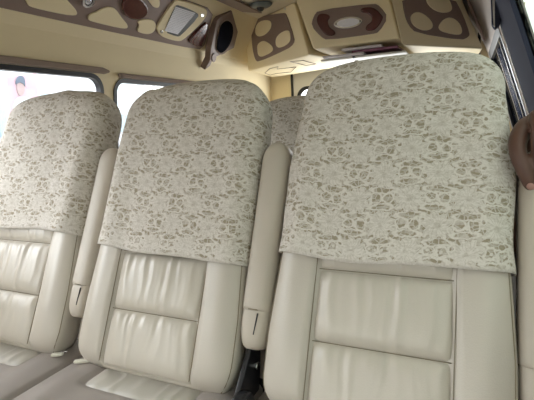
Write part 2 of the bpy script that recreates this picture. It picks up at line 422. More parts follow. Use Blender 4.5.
ringp('bezel', c+nL*.004, nL, .020, .031, .010, MT['chrome'], sl)
ringp('inner_ring', c+nL*.003, nL, .010, .015, .006, MT['grille'], sl)
disc('lens', c+nL*.002, nL, .009, .005, MT['chrome'], sl)

# ------------------------------------------------------------------ corner speaker pod
s0, s1 = Vector((-1.43, 0, 1.53)), Vector((-1.19, 0, 1.90))
ds = (s1-s0).normalized(); nS = Vector((ds.z, 0, -ds.x)); PS = (s0+nS*.004, nS)
sp_ = empty('speaker_pod', (-1.43, 2.0, 1.55), label='dark taupe angular speaker pod with an oval black cone near the rear corner', cat='speaker')
P = [at(x, y, *PS) for x, y in [(232, 11), (238, 32), (234, 48), (214, 58), (210, 66), (205, 70), (210, 60), (211, 48), (217, 21), (219, 18)]]
extrude('pod_panel', P, -nS*.045, MT['taupe'], sp_, .003)
inlay([(216.5, 45), (219, 26), (227, 18), (234, 22), (235, 36), (230, 49), (222, 56), (216.5, 52)], MT['taupelt'], .006, .006, sp_, 'speaker_rim', PS)
inlay([(217.5, 44), (220, 27), (227, 20), (233, 24), (233.5, 35), (229, 47), (222, 54), (217.5, 51)], mat('speaker_cloth', (.006, .006, .01), 1.0, spec=0.05), .012, .008, sp_, 'speaker_cone', PS, bev=.001)
inlay([(212, 60), (212.5, 55), (215, 53), (217, 56), (215.5, 61), (213.5, 63)], MT['taupe'], .006, .006, sp_, 'tweeter', PS, bev=.001)

# ------------------------------------------------------------------ rear overhead consoles
CZ = 1.888
def vplane(a, b):
    a = Vector((a[0], a[1], 1.6)); b = Vector((b[0], b[1], 1.6)); n = (b-a).cross(Vector((0, 0, 1))).normalized()
    if n.y > 0: n = -n
    return (a, n)
PA = vplane((-1.43, 2.42), (-.76, 1.92)); PB = vplane((-.76, 1.90), (-.2, 1.90)); PC = vplane((-.205, 1.90), (.21, 2.50))
def prism(name, front, back, m, parent, bevel=.006):
    F4 = loc(front, parent); B4 = loc(back, parent); n = len(F4)
    F = [tuple(range(n)), tuple(range(2*n-1, n-1, -1))] + [(i, n+i, n+(i+1) % n, (i+1) % n) for i in range(n)]
    o = mesh(name, F4+B4, F, m, parent, False)
    bm = bmesh.new(); bm.from_mesh(o.data); bmesh.ops.recalc_face_normals(bm, faces=bm.faces[:]); bm.to_mesh(o.data); bm.free()
    b = o.modifiers.new('bevel', 'BEVEL'); b.width = bevel; b.segments = 3; b.limit_method = 'ANGLE'; b.angle_limit = .6
    return o
# left corner console
cl = empty('corner_console', (-1.1, 2.4, 1.6), label='beige corner console with three-oval brown plate, left of the middle console', cat='console')
tl = at(244, 22, *PA); bl = at(248.5, 71, *PA); br = at(309, 55, *PA); tr = at(294, 4, *PA)
tl.z = CZ; tr.z = CZ
prism('console_body', [tl, tr, br, bl], [Vector((-1.40, 2.9, CZ)), Vector((-.62, 2.9, CZ)), Vector((-.62, 2.9, 1.60)), Vector((-1.40, 2.9, 1.56))], MT['beige'], cl, .012)
inlay([(253, 21), (257, 17), (283, 12.5), (286, 14), (294, 38), (293, 44), (287, 49), (258, 62), (255, 60), (252, 48), (251, 28)], MT['taupe'], .006, .008, cl, 'brown_plate', PA, it=1)
for pts in ([(255, 28), (258, 22), (265, 19.5), (271, 21), (271, 28), (265, 35), (258, 37), (255, 34)],
            [(275, 43), (276, 37), (281, 32), (288, 29.5), (290, 34), (290, 42), (283, 47), (277, 48)],
            [(257, 44), (263, 40), (270, 44), (273, 48), (272, 52), (262, 57), (258, 56), (257, 50)]):
    inlay(pts, MT['beige'], .010, .006, cl, 'oval_inlay', PA)
for (x, y) in ((254, 14), (284.5, 8.5)):
    disc('screw', at(x, y, PA[0]+PA[1]*.006, PA[1]), PA[1], .008, .006, MT['clip'], cl)
uz = (Vector((0, 0, 1.575)), Vector((0, 0, -1)))
# brown outline figures printed on the underside
nU = (br-bl).cross(Vector((-1.40, 2.9, 1.56))-bl).normalized()
def flat_outline(pts, w, parent, nm='outline_trim'):
    P = [at(x, y, bl, nU) for x, y in pts]
    return tube(nm, P, w, MT['taupelt'], parent, 6, True)
flat_outline([(265,73),(270,68.5),(278,66.5),(277,69),(296,67),(291,72),(276,73.5),(270,75)], .0025, cl)
flat_outline([(290,61.5),(303,60.5),(316,64),(306,65.5)], .0025, cl)
# middle console
cm = empty('middle_console', (-.5, 2.2, 1.6), label='beige middle console with silver oval badge and two burgundy hooks on a brown plate', cat='console')
tl = at(295, 4, *PB); bl = at(313, 49, *PB); br = at(400, 38, *PB); tr = at(385, -4, *PB)
tl.z = tr.z = CZ
bk = [Vector((tl.x-.05, 2.9, CZ)), Vector((tr.x+.05, 2.9, CZ)), Vector((br.x+.05, 2.9, br.z)), Vector((bl.x-.05, 2.9, bl.z))]
prism('console_body', [tl, tr, br, bl], bk, MT['beige'], cm, .012)
inlay([(313, 17), (318, 10), (374, 3), (380, 6), (388, 17), (379, 32), (372, 34), (327, 40), (321, 37), (311, 26)], MT['taupe'], .006, .008, cm, 'brown_plate', PB, it=1)
inlay([(317, 16), (320, 13), (328, 14), (330, 17), (327, 21), (329, 27), (335, 31), (335, 35), (328, 36), (323, 33), (316, 22)], MT['wood'], .016, .014, cm, 'gloss_hook', PB, bev=.008, it=2)
inlay([(360, 9), (364, 7), (374, 7), (382, 15), (383, 18), (377, 28), (371, 31), (365, 30), (366, 25), (371, 22), (372, 17), (367, 13), (361, 12)], MT['wood'], .016, .014, cm, 'gloss_hook', PB, bev=.008, it=2)
def ell(cx, cy, a, b, rot, n=20):
    return [(cx+a*math.cos(t)*math.cos(rot)-b*math.sin(t)*math.sin(rot), cy+a*math.cos(t)*math.sin(rot)+b*math.sin(t)*math.cos(rot)) for t in [2*PI*i/n for i in range(n)]]
inlay(ell(348, 22.5, 14.5, 6, -.13), MT['chrome'], .010, .010, cm, 'oval_badge', PB, it=1)
inlay(ell(348, 22.5, 11.5, 4.2, -.13), MT['grille'], .013, .006, cm, 'badge_face', PB, it=1)
for (x, y) in ((336, 24), (360, 21)): disc('screw', at(x, y, PB[0]+PB[1]*.014, PB[1]), PB[1], .004, .004, MT['blackp'], cm, .0005)
for i in range(-2, 3):
    x = 348+i*3.4; q = [at(x-.9, 22.5-i*.4-2.4, PB[0]+PB[1]*.0145, PB[1]), at(x+.9, 22.3-i*.4-2.4, PB[0]+PB[1]*.0145, PB[1]), at(x+1.2, 22.3-i*.4+2.2, PB[0]+PB[1]*.0145, PB[1]), at(x-.6, 22.5-i*.4+2.2, PB[0]+PB[1]*.0145, PB[1])]
    extrude('badge_relief', q, -PB[1]*.003, MT['grille'], cm)
zb = min(bl.z, br.z)
tray = box('magazine_tray', ((bl.x+br.x)/2+.02, 2.44, zb-.060), (br.x-bl.x+.0, .92, .012), MT['cream'], cm, .003)
box('tray_clip', at(354, 57.5, (0, 0, zb-.068), (0, 0, 1)), (.012, .03, .012), MT['blackp'], cm, .002)
box('tray_clip', at(356.5, 61, (0, 0, zb-.068), (0, 0, 1)), (.02, .02, .008), MT['thread'], cm, .002)
for k, (xa, w, dy, m, rr) in enumerate(((bl.x+.16, .24, .03, 'paper', .05), (bl.x+.345, .26, .045, 'paperv', -.04), (bl.x+.27, .23, .02, 'paper', .02))):
    zz = zb-.0472+.0145*k
    o = box('magazine', (xa, 1.985+dy+.03, zz), (w, .20, .0125), MT[m], None, .002, Matrix.Rotation(rr, 3, 'Z'))
    tag(o, ['pale magazine lying at the bottom left of the console tray', 'dark-covered magazine lying on the right side of the console tray', 'pale magazine topmost in the middle of the console tray'][k], 'magazine', 'magazines in the console tray')
# right console
cr = empty('corner_console', (.05, 2.5, 1.6), label='tan corner console with three-oval brown plate, right of the middle console', cat='console')
tl = at(386, -4, *PC); bl = at(402, 45, *PC); br = at(483, 49, *PC); tr = at(457, 0, *PC)
tl.z = tr.z = CZ
prism('console_body', [tl, tr, br, bl], [Vector((-.2, 2.9, CZ)), Vector((tr.x-.02, 2.9, CZ)), Vector((br.x-.01, 2.9, 1.58)), Vector((-.2, 2.9, 1.58))], MT['beige'], cr, .012)
inlay([(402, -4), (405, 14), (409, 25), (417, 33), (462, 40), (469, 37), (470, 33), (463, 14), (454, -3)], MT['taupe'], .006, .008, cr, 'brown_plate', PC, it=1)
inlay([(411, 15), (417, 11), (425, 14), (433, 22), (433, 29), (424, 31), (415, 27), (411, 21)], MT['beige'], .010, .006, cr, 'oval_inlay', PC)
inlay([(439, 25), (445, 18), (453, 17), (461, 24), (463, 34), (456, 35), (443, 32), (439, 29)], MT['beige'], .010, .006, cr, 'oval_inlay', PC)
inlay([(426, 0), (430, 7), (438, 12), (447, 13), (453, 10), (451, 2), (447, -4), (428, -6)], MT['beige'], .010, .006, cr, 'oval_inlay', PC)
# ceiling centre band + dome camera
cb = empty('ceiling_panel', (-.8, 1.0, 1.88), label='brown ceiling panel edge running lengthwise, left of the dome light', cat='panel')
P = [at(x, y, (0, 0, 1.882), (0, 0, 1)) for x, y in ((217, -1), (242, 10.5), (262, 12), (236, -1))]
P2 = [P[0]+(P[0]-P[1]).normalized()*1.2, P[0], P[1], P[2], P[3], P[3]+(P[3]-P[2]).normalized()*1.2]
extrude('panel_board', P2, (0, 0, -.010), MT['taupe'], cb, .004)
dc = at(261, 6, (0, 0, 1.87), (0, 0, 1))
dm = empty('dome_camera', dc, label='small grey dome camera with dark lens, on the ceiling by the left corner console', cat='camera')
def dome(name, c, r, hh, m, parent, n=20, k=6, ex=1.0):
    c = Vector(c)-parent.location; V = []; F = []
    for j in range(k+1):
        t = j/k*PI/2
        for i in range(n): V.append(c+Vector((r*ex*math.cos(t)*math.cos(2*PI*i/n), r*math.cos(t)*math.sin(2*PI*i/n), -hh*math.sin(t))))
    for j in range(k):
        for i in range(n): F.append((j*n+i, j*n+(i+1) % n, (j+1)*n+(i+1) % n, (j+1)*n+i))
    F.append(tuple(range(n)))
    return mesh(name, V, F, m, parent)
MT['domegrey'] = mat('dome_grey', (0.12, 0.14, 0.14), .35)
dome('housing', dc+Vector((0, 0, .012)), .062, .028, MT['domegrey'], dm, ex=1.15)
dome('lens', dc+Vector((0, -.008, -.008)), .024, .026, MT['blackp'], dm)
ringp('lens_ring', dc+Vector((0, -.008, -.012)), (0, 0, -1), .022, .028, .006, MT['steel'], dm)
# right side hook and strap
hk = empty('coat_hook', at(495, 26, (.22, 2.1, 1.7), (1, 0, .5)), label='dark plastic hook hanging on the right pillar lining under the ceiling', cat='hook')
hp = hk.location.copy()
pY = (Vector((0, 1.42, 0)), Vector((0, 1, 0)))
hk.location = at(496, 26, *pY)
P = [at(x, y, *pY) for x, y in ((491, -4), (492, 24), (495, 28.5), (500, 25), (501, 18), (497, -4))]
extrude('hook_body', P, (0, .05, 0), MT['navy'], hk, .004)
P = [at(x, y, (0, 1.415, 0), (0, 1, 0)) for x, y in ((492.2, -4), (493.5, 26), (495.0, 27), (494.6, -4))]
extrude('chrome_edge', P, (0, .004, 0), MT['cream'], hk)
P = [at(x, y, (0, 2.3, 0), (0, 1, 0)) for x, y in ((467, -2), (472, 10), (477, 22), (482, 34), (484, 40))]
st = tube('trim_6', P, .008, MT['taupe'], None); tag(st, kind='structure')

# ------------------------------------------------------------------ seats
RC = .4354
W, VB, VT = .226, .115, .905
def place(u, v, o, lift=0):
    return Vector((u, v*math.sin(RC) - o*math.cos(RC), (.5-FL) + v*math.cos(RC) + o*math.sin(RC)))
def sg(x, p): return math.copysign(abs(x)**p, x)
def bolster(u, v):
    return .009*math.exp(-((abs(u)-.182)/.035)**2)*max(0, min(1, (v-.13)/.1))*max(0, min(1, (VT-.02-v)/.2))
def ring_pt(th, v, off=0.0, top=VT, w0=W, tp=.016):
    """one point of the backrest skin; th 0..2pi (pi/2 = front centre)"""
    Rt_, Rb = .095, .075
    tv = v; ins = 0.0; thick = 1.0
    if v > top-Rt_:
        q = min(1, (v-(top-Rt_))/Rt_); ins = Rt_*(1-math.sqrt(max(0, 1-q*q))); 
        tq = max(0, (v-(top-.06))/.06); thick = math.sqrt(max(0, 1-min(1, tq)**2))
    elif v < VB+Rb:
        q = min(1, (VB+Rb-v)/Rb); ins = .055*(1-math.sqrt(max(0, 1-q*q)))
        tq = max(0, (VB+.05-v)/.05); thick = math.sqrt(max(0, 1-min(1, tq)**2))
    w = w0 + .004 - .014*max(0, min(1, (v-.28)/.2)) - tp*max(0, min(1, (v-.64)/.16)) - ins + off
    c, s = math.cos(th), math.sin(th)
    u = w*sg(c, .48)
    if s >= 0: o = -.036 + (.046*thick+off)*sg(s, .45)
    else:
        o = -.036 + (.10*thick+off)*sg(s, .55); u *= 1 - .22*abs(s)
    o -= .02*(1-thick)
    # crown of the shoulder line
    vv = v - .022*(u/W)**2*max(0, (v-.6)/(top-.6))
    return u, vv, o
def shoulder_vs(top, vb, n0=26):
    vs = []
    for k in range(9): vs.append(VB + .075*(1-math.cos(k/9*PI/2)))
    for k in range(n0+1): vs.append(VB+.075 + (top-.095-VB-.075)*k/n0)
    for k in range(1, 13): vs.append(top-.095 + .095*math.sin(k/12*PI/2))
    return [v for v in vs if v >= vb]
def backrest_mesh():
    NT = 96; vs = shoulder_vs(VT, 0); V = []; F = []
    for v in vs:
        for i in range(NT):
            th = 2*PI*(i+.5)/NT
            u, vv, o = ring_pt(th, v)
            if math.sin(th) > 0:
                # channel for the pleated panel and gentle side bolsters
                m = max(0, min(1, (.134-abs(u))/.008)); mv = max(0, min(1, (v-.128)/.01))
                o -= .016*m*mv*(1 if v < .62 else 0)
                o += bolster(u, v)
                vv += 0
            V.append(place(u, vv, o))
    n = len(vs)
    for j in range(n-1):
        for i in range(NT): F.append((j*NT+i, j*NT+(i+1) % NT, (j+1)*NT+(i+1) % NT, (j+1)*NT+i))
    F.append(tuple(range(NT-1, -1, -1))); F.append(tuple(range((n-1)*NT, n*NT)))
    return V, F
def insert_mesh(seed=0):
    NU, NV = 70, 130; V = []; F = []
    seams = [.132, .268, .413, .60]
    for j in range(NV+1):
        v = .132 + (.60-.132)*j/NV
        for i in range(NU+1):
            u = -.1285 + .257*i/NU; a = u/.1285
            s0 = max(s for s in seams if s <= v+1e-9); s1 = min([s for s in seams if s > v+1e-9] or [.6001])
            t = (v-s0)/(s1-s0); 
            pil = (max(0, 1-abs(2*t-1)**5))**.5 * (max(0, 1-abs(a)**6))**.5
            x = u*1.0
            wr = 0
            for (f, ph, am) in ((150, 0.3, 1.0), (235, 1.9, .8), (84, 4.0, .9)):
                wr += am*(1-2*abs(math.sin(.5*f*x + ph + 1.6*mnoise.noise(Vector((x*14+seed, v*9, seed))))))
            edge = math.exp(-t*3.0)*.35 + math.exp(-(1-t)*2.6)
            n = mnoise.noise(Vector((u*30, v*7, 3+seed)))
            o = -.010 + .021*pil + pil*(.0023*wr*edge*(1+1.5*n) + .0022*n)
            V.append(place(u, v, o))
    for j in range(NV):
        for i in range(NU): F.append((j*(NU+1)+i, j*(NU+1)+i+1, (j+1)*(NU+1)+i+1, (j+1)*(NU+1)+i))
    return V, F
def seam_line(nm, pts, parent, r=.0011):
    return tube(nm, [parent.location + place(*p) for p in pts], r, MT['thread'], parent, 5)
def cushion_mesh():
    NX, NY = 60, 60; V = []; F = []
    def h(x, y):
        a = x/.258; t = (y+.44)/.60
        z = .462 - .012*t
        z += .010*math.exp(-((abs(x)-.19)/.04)**2)
        ed = max(0, 1-abs(a)**26)**.5; ef = max(0, 1-max(0, (.10-t)/.10)**2)**.5
        return z*1.0 - .014*(1-ed) - .05*(1-ef)
    for j in range(NY+1):
        y = -.44 + .60*j/NY
        for i in range(NX+1):
            x = -.258 + .516*i/NX
            m = 1 if (abs(x) < .15 and y > .004) else 0
            V.append(Vector((x, y, h(x, y) - .005*m)))
    n1 = len(V)
    for j in range(NY):
        for i in range(NX): F.append((j*(NX+1)+i, j*(NX+1)+i+1, (j+1)*(NX+1)+i+1, (j+1)*(NX+1)+i))
    rim = [i for i in range(NX+1)] + [(j+1)*(NX+1)-1 for j in range(1, NY+1)] + [NY*(NX+1)+i for i in range(NX-1, -1, -1)] + [j*(NX+1) for j in range(NY-1, 0, -1)]
    k = len(V)
    for r in rim: V.append(Vector((V[r].x, V[r].y, .30)))
    for q in range(len(rim)): F.append((rim[q], k+q, k+(q+1) % len(rim), rim[(q+1) % len(rim)]))
    F.append(tuple(range(k, k+len(rim))))
    return V, F
def cushion_insert():
    NX, NY = 60, 24; V = []; F = []
    for j in range(NY+1):
        y = .004 + .135*j/NY; t = j/NY
        for i in range(NX+1):
            x = -.148 + .296*i/NX; a = x/.148
            pil = max(0, 1-abs(2*t-1)**4)**.5*max(0, 1-abs(a)**8)**.5
            wr = (1-2*abs(math.sin(55*x + 2*mnoise.noise(Vector((x*12, y*14, 9))))))*.0026 + math.sin(150*x+20*y)*.0008
            V.append(Vector((x, y, .453 - .012*(y+.44)/.6 + .016*pil + wr*pil)))
    for j in range(NY):
        for i in range(NX): F.append((j*(NX+1)+i, j*(NX+1)+i+1, (j+1)*(NX+1)+i+1, (j+1)*(NX+1)+i))
    return V, F
def arm_mesh(v0, v1, hw, o0, o1, n=14, rb=.012):
    """upright folded armrest: rounded bar in the backrest's own frame"""
    vs = []; R = hw*.95
    lo = .86 if rb < .02 else .45
    for k in range(7): vs.append((v0+rb*(1-math.cos(k/7*PI/2)), lo+(1-lo)*math.sin(k/7*PI/2)))
    for k in range(n+1): vs.append((v0+rb+(v1-.05-v0-rb)*k/n, 1))
    for k in range(1, 9): vs.append((v1-.05+.05*math.sin(k/8*PI/2), math.cos(k/8*PI/2)))
    V = []; F = []; NT = 28; oc = (o0+o1)/2; oh = (o0-o1)/2
    for v, s in vs:
        for i in range(NT):
            t = 2*PI*i/NT
            V.append(place(hw*max(s, .02)*sg(math.cos(t), .6), v, oc+oh*max(s**.5, .02)*sg(math.sin(t), .6)))
    for j in range(len(vs)-1):
        for i in range(NT): F.append((j*NT+i, j*NT+(i+1) % NT, (j+1)*NT+(i+1) % NT, (j+1)*NT+i))
    F.append(tuple(range(NT-1, -1, -1))); F.append(tuple(range((len(vs)-1)*NT, len(vs)*NT)))
    return V, F

def make_seat():
    t = empty('van_seat', (0, 0, FL))
    o = mesh('backrest', *backrest_mesh(), MT['leather'], t)
    mesh('backrest_panel', *insert_mesh(), MT['insert'], t)
    for s in (-1, 1):
        seam_line('seam', [(s*.1315, .140+.02*k, .0055) for k in range(23)], t, .0011)
        pts = []
        for v in [.125+.02*k for k in range(33)]:
            u_, v_, o_ = ring_pt(PI/2 - s*(PI/2-.33), v, .0005); o_ += bolster(u_, v_)
            pts.append((u_, v_, o_))
        seam_line('seam', pts, t, .0012)
    for v in (.268, .413): seam_line('seam', [(-.127+.0127*k, v, -.001) for k in range(21)], t, .0010)
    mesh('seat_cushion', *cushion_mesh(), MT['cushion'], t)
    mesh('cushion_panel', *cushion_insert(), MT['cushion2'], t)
    # pedestal and recliner
    box('seat_base', (0, -.13, FL+.19), (.46, .50, .24), MT['blackp'], t, .02)
    for s in (-1, 1): box('floor_rail', (s*.18, -.13, FL+.036), (.05, .56, .07), MT['steel'], t, .006)
    rp = []
    for (v, o) in ((.02, .02), (.02, -.10), (.10, -.11), (.20, -.09), (.26, -.07), (.26, -.04), (.14, 0.0)):
        rp.append(Vector((.243, 0, FL)) + place(0, v, o))
    rc = extrude('recliner_plate', rp, (.012, 0, 0), MT['blackp'], t, .003)
    disc('recliner_cover', Vector((.276, 0, FL))+place(0, .105, -.01), (1, 0, 0), .040, .03, MT['blackp'], t, .008)
    bo = disc('bolt', Vector((.262, 0, FL))+place(0, .19, -.065), (1, 0, 0), .009, .012, MT['steel'], t, .002)
    # armrest
    ar = mesh('armrest', *[x for x in arm_mesh(.310, .708, .035, .004, -.095)], MT['armlea'], t); 
    av, af = arm_mesh(.228, .350, .034, .000, -.09, 10, .055)
    a2 = mesh('armrest_hinge_cover', av, af, MT['armlea'], ar)
    slit = tube('hinge_slit', [place(.012-.006*k/6, .305-.009*k, .001-.0006*k) for k in range(6)], .0018, MT['black'], None, 5); slit.parent = a2
    for o_ in (ar,): o_.location = Vector((.261, 0, 0))
    sl_ = tube('stitching', [place(.0345*math.cos(q), .312, -.046+.050*math.sin(q)) for q in [PI*(.02+.96*k/12) for k in range(13)]], .0013, MT['thread'], None, 5)
    sl_.parent = ar
    return t
def dup(o, parent=None):
    c = o.copy(); COL.objects.link(c)
    if parent: c.parent = parent
    for ch in list(o.children): dup(ch, c)
    return c
seat0 = make_seat()
seats = [seat0, dup(seat0), dup(seat0)]
RY = .86
row2 = [dup(seat0), dup(seat0), dup(seat0)]
lab = ['cream leather van seat nearest the camera with a hand on its armrest',
       'cream leather van seat in the middle of the front row, between its two neighbours',
       'cream leather van seat at the left window, partly outside the photo']
for k, s in enumerate(seats):
    s.location = (-.52*k-(.010 if k else 0), 0, FL); tag(s, lab[k], 'seat', 'front row of van seats')
lab2 = ['cream van seat in the second row, hidden behind the nearest seat', 'cream van seat in the second row, seen between the middle and nearest seats', 'cream van seat in the second row behind the left seat']
seats[0].scale = (1.022, 1, 1)
for c in seats[0].children:
    if c.name.startswith('armrest'): c.location = (.264, -.03*math.sin(RC), -.03*math.cos(RC))
for c in list(seats[2].children):      # the window seat shows no recliner on its inner side
    if c.name.startswith(('recliner', 'bolt')): bpy.data.objects.remove(c)
for k, s in enumerate(row2):
    s.location = (-.52*k-.02, RY, FL-.02); tag(s, lab2[k], 'seat', 'second row of van seats')

# ------------------------------------------------------------------ lace covers
def lace_mesh(seed, hemf, top=VT+.008, off=.007, loose=1.0, knot=None, w0=W, tp=.016, fold=None):
    NT = 128; V = []; F = []; UV = []; rows = []
    base = [0, .008, .02] + [.04+.03*k for k in range(40)]
    vt0 = top-.095
    N0 = 34; NTp = 14
    for j in range(N0+NTp):
        for i in range(NT+1):
            th = 2*PI*(i+.5)/NT - PI/2     # start at the back centre so the UV seam is behind
            u0, _, _ = ring_pt(th, .45, off, top, w0)
            hv = hemf(u0, math.sin(th))
            if j <= N0: v = hv + (vt0-hv)*j/N0
            else: v = vt0 + .095*math.sin((j-N0)/NTp*PI/2)
            if j > N0: arc = vt0-hv + .13*(j-N0)/NTp
            else: arc = v-hv
            u, vv, o = ring_pt(th, v, off, top, w0, tp)
            if math.sin(th) > 0: o += bolster(u, v)
            fade = max(0, min(1, (top-v)/.08)); fr = max(0, math.sin(th))
            nn = mnoise.noise(Vector((u*5+seed, vv*4, seed*1.7)))*.006 + mnoise.noise(Vector((u*14+seed, vv*6, seed)))*.0025
            o += loose*fade*fr*(.005+nn)
            if fold is not None: o += .006*fr*fade/(1+math.exp(-(u-fold)/.002))
            hemw = math.exp(-(v-hv)/.05)
            rip = hemw*(.0022*math.sin(u*70+seed*3)+.002*mnoise.noise(Vector((u*20, seed, 0))))
            o += rip*fr + hemw*.004*fr
            u += (1-fr)*math.copysign(1, u)*(.001+.0035*mnoise.noise(Vector((vv*9, seed+(5 if u > 0 else 0), 0))))*fade*loose
            if knot: 
                d = math.hypot(u-knot[0], (vv-knot[1])); vv += knot[2]*math.exp(-(d/.022)**2)
            V.append(place(u, vv, o))
            per = .0
            UV.append((u if math.sin(th) > .0 else (math.copysign(.48, math.cos(th)) - u), arc))
    n = N0+NTp; w = NT+1
    # side turn-down uses real arc length so the pattern does not stretch
    for j in range(n):
        acc = 0; U = [0]
        for i in range(1, w):
            acc += (V[j*w+i]-V[j*w+i-1]).length; U.append(acc)
        mid = U[w//2]
        for i in range(w):
            UV[j*w+i] = (U[i]-mid+seed*.031, UV[j*w+i][1])
    for j in range(n-1):
        for i in range(NT): F.append((j*w+i, j*w+i+1, (j+1)*w+i+1, (j+1)*w+i))
    F.append(tuple((n-1)*w+i for i in range(NT)))
    return V, F, UV
def lace(name, seed, hemf, parent_loc, label, group, **kw):
    V, F, UV = lace_mesh(seed, hemf, **kw)
    o = mesh(name, V, F, MT['lace'], None, True, UV); o.location = parent_loc
    s = o.modifiers.new('solid', 'SOLIDIFY'); s.thickness = .0012; s.offset = 1
    tag(o, label, 'seat cover', group); return o
G = 'lace covers on the front row seats'
lace('lace_seat_cover', 1, lambda u, s: .430 + .010*(u/.24)**2 + .003*math.sin(u*22), (0, 0, FL),
     'ivory floral lace cover over the top of the nearest and largest seat', G, top=VT+.008, w0=W*1.022)
lace('lace_seat_cover', 2, lambda u, s: .408 - .010*(u/.24) + .007*(u/.24)**2+.002*math.sin(u*25), (-.530, 0, FL),
     'ivory floral lace cover with a small knot at its top left, on the middle seat', G, top=VT-.008, knot=(-.165, .872, .008), tp=.004)
lace('lace_seat_cover', 3, lambda u, s: .446+.004*math.sin(u*20), (-1.050, 0, FL),
     'ivory floral lace cover on the seat by the left window, brightly lit from outside', G, top=VT+.006, knot=(.03, .893, .006), tp=.004, fold=.10)
G2 = 'lace covers on the second row seats'
l0 = lace('lace_seat_cover', 4, lambda u, s: .40, (-.54, RY, FL-.02), 'second row lace cover seen between the middle and nearest seats', G2)
for k, lb in ((0, 'lace cover on the second row seat behind the nearest seat'), (2, 'lace cover on the second row seat behind the left window seat')):
    c = l0.copy(); COL.objects.link(c); c.location = (-.52*k-.02, RY, FL-.02); c['label'] = lb

# small cream clips on the cushions
for k, (x, y, rz, ll, lb) in enumerate(((-.828, .070, .5, .03, 'small cream plastic clip on the cushion behind the left seat corner'), (-.735, .068, .5, .042, 'larger cream plastic clip on the cushion seam against the middle seat'))):
    t = empty('plastic_clip', (x, y, FL+.462), label=lb, cat='clip', group='plastic clips on the cushions')
    box('clip_body', (x, y, FL+.467), (ll, .012, .008), MT['clip'], t, .003, Matrix.Rotation(rz, 3, 'Z'))
    box('clip_tongue', (x+.012, y+.014, FL+.469), (ll*.5, .006, .005), MT['steel'], t, .0015, Matrix.Rotation(rz, 3, 'Z'))

# ------------------------------------------------------------------ person behind the nearest seat, hand over the armrest
pr = empty('person', (.02, .74, FL), label='person sitting behind the nearest seat, only a brown hand and forearm showing', cat='person')
def skin_obj(name, chains, m, parent, voxel=None, sub=2):
    V = []; E = []; R = []; roots = []
    for ch in chains:
        s = len(V); roots.append(s)
        for i, (p, r) in enumerate(ch):
            V.append(Vector(p)-parent.location); R.append(r)
            if i: E.append((s+i-1, s+i))
    me = bpy.data.meshes.new(name); me.from_pydata(V, E, []); me.update()
    o = bpy.data.objects.new(name, me); COL.objects.link(o); o.parent = parent; me.materials.append(m)
    sk = o.modifiers.new('skin', 'SKIN'); sk.use_smooth_shade = True
    if not me.skin_vertices: 
        bpy.context.view_layer.objects.active = o
    sv = me.skin_vertices[0].data if me.skin_vertices else None
    if sv is None:
        bpy.ops.object.select_all(action='DESELECT'); o.select_set(True); bpy.ops.object.skin_root_mark()
        sv = me.skin_vertices[0].data
    for i, r in enumerate(R): sv[i].radius = (r, r); sv[i].use_root = i in roots
    if sub: ss = o.modifiers.new('sub', 'SUBSURF'); ss.levels = ss.render_levels = sub
    if voxel:
        rm = o.modifiers.new('remesh', 'REMESH'); rm.mode = 'VOXEL'; rm.voxel_size = voxel; rm.use_smooth_shade = True
        sm_ = o.modifiers.new('smooth', 'SMOOTH'); sm_.iterations = 3; sm_.factor = .5
    return o
Wr = Vector((.258, .370, 1.125)); Pm = Vector((.272, .300, 1.158))
chains = [
    # torso, neck, head (leaning forward)
    [((.02, .78, .72), .125), ((.02, .76, .86), .125), ((.02, .70, 1.00), .14), ((.02, .67, 1.06), .08), ((.02, .63, 1.11), .055), ((.02, .59, 1.16), .07), ((.02, .57, 1.22), .085), ((.02, .575, 1.275), .045)],
    [((.02, .70, 1.02), .08), ((.17, .69, 1.02), .062), ((.265, .62, .88), .045), ((.262, .54, .80), .042), ((.250, .46, .93), .034), ((.252, .41, 1.05), .027), (Wr, .024), (Pm+Vector((0, .03, -.004)), .028), (Pm, .028), (Pm+Vector((0, -.02, .002)), .024)],
    [((.02, .70, 1.02), .08), ((-.14, .69, 1.02), .062), ((-.20, .64, .86), .045), ((-.17, .50, .76), .036), ((-.12, .40, .74), .025), ((-.11, .36, .73), .032)],
    [((.02, .78, .72), .12), ((.12, .76, .71), .088), ((.13, .55, .70), .075), ((.13, .39, .68), .056), ((.13, .42, .50), .052), ((.13, .44, .24), .036), ((.13, .42, .19), .038), ((.13, .33, .175), .03)],
    [((.02, .78, .72), .12), ((-.08, .76, .71), .088), ((-.09, .55, .70), .075), ((-.09, .39, .68), .056), ((-.09, .42, .50), .052), ((-.09, .44, .24), .036), ((-.09, .42, .19), .038), ((-.09, .33, .175), .03)],
    [((.02, .53, 1.185), .014), ((.02, .488, 1.18), .013)],      # nose
]
# fingers of the visible hand, curling over the armrest top and down its front
def finger(x, dy, L, r):
    return [((x*.4+.272*.6, .300, 1.160), r*1.15), ((x, .258+dy, 1.168), r*1.12), ((x, .236+dy, 1.152), r*1.05), ((x, .228+dy, 1.128), r), ((x+.002, .226+dy, 1.128-L*.40), r*.92), ((x+.004, .230+dy, 1.128-L*.72), r*.75)]
chains += [finger(.2555, 0, .085, .0112), finger(.279, -.003, .09, .0108), finger(.302, .001, .085, .0102), finger(.323, .008, .066, .0088)]
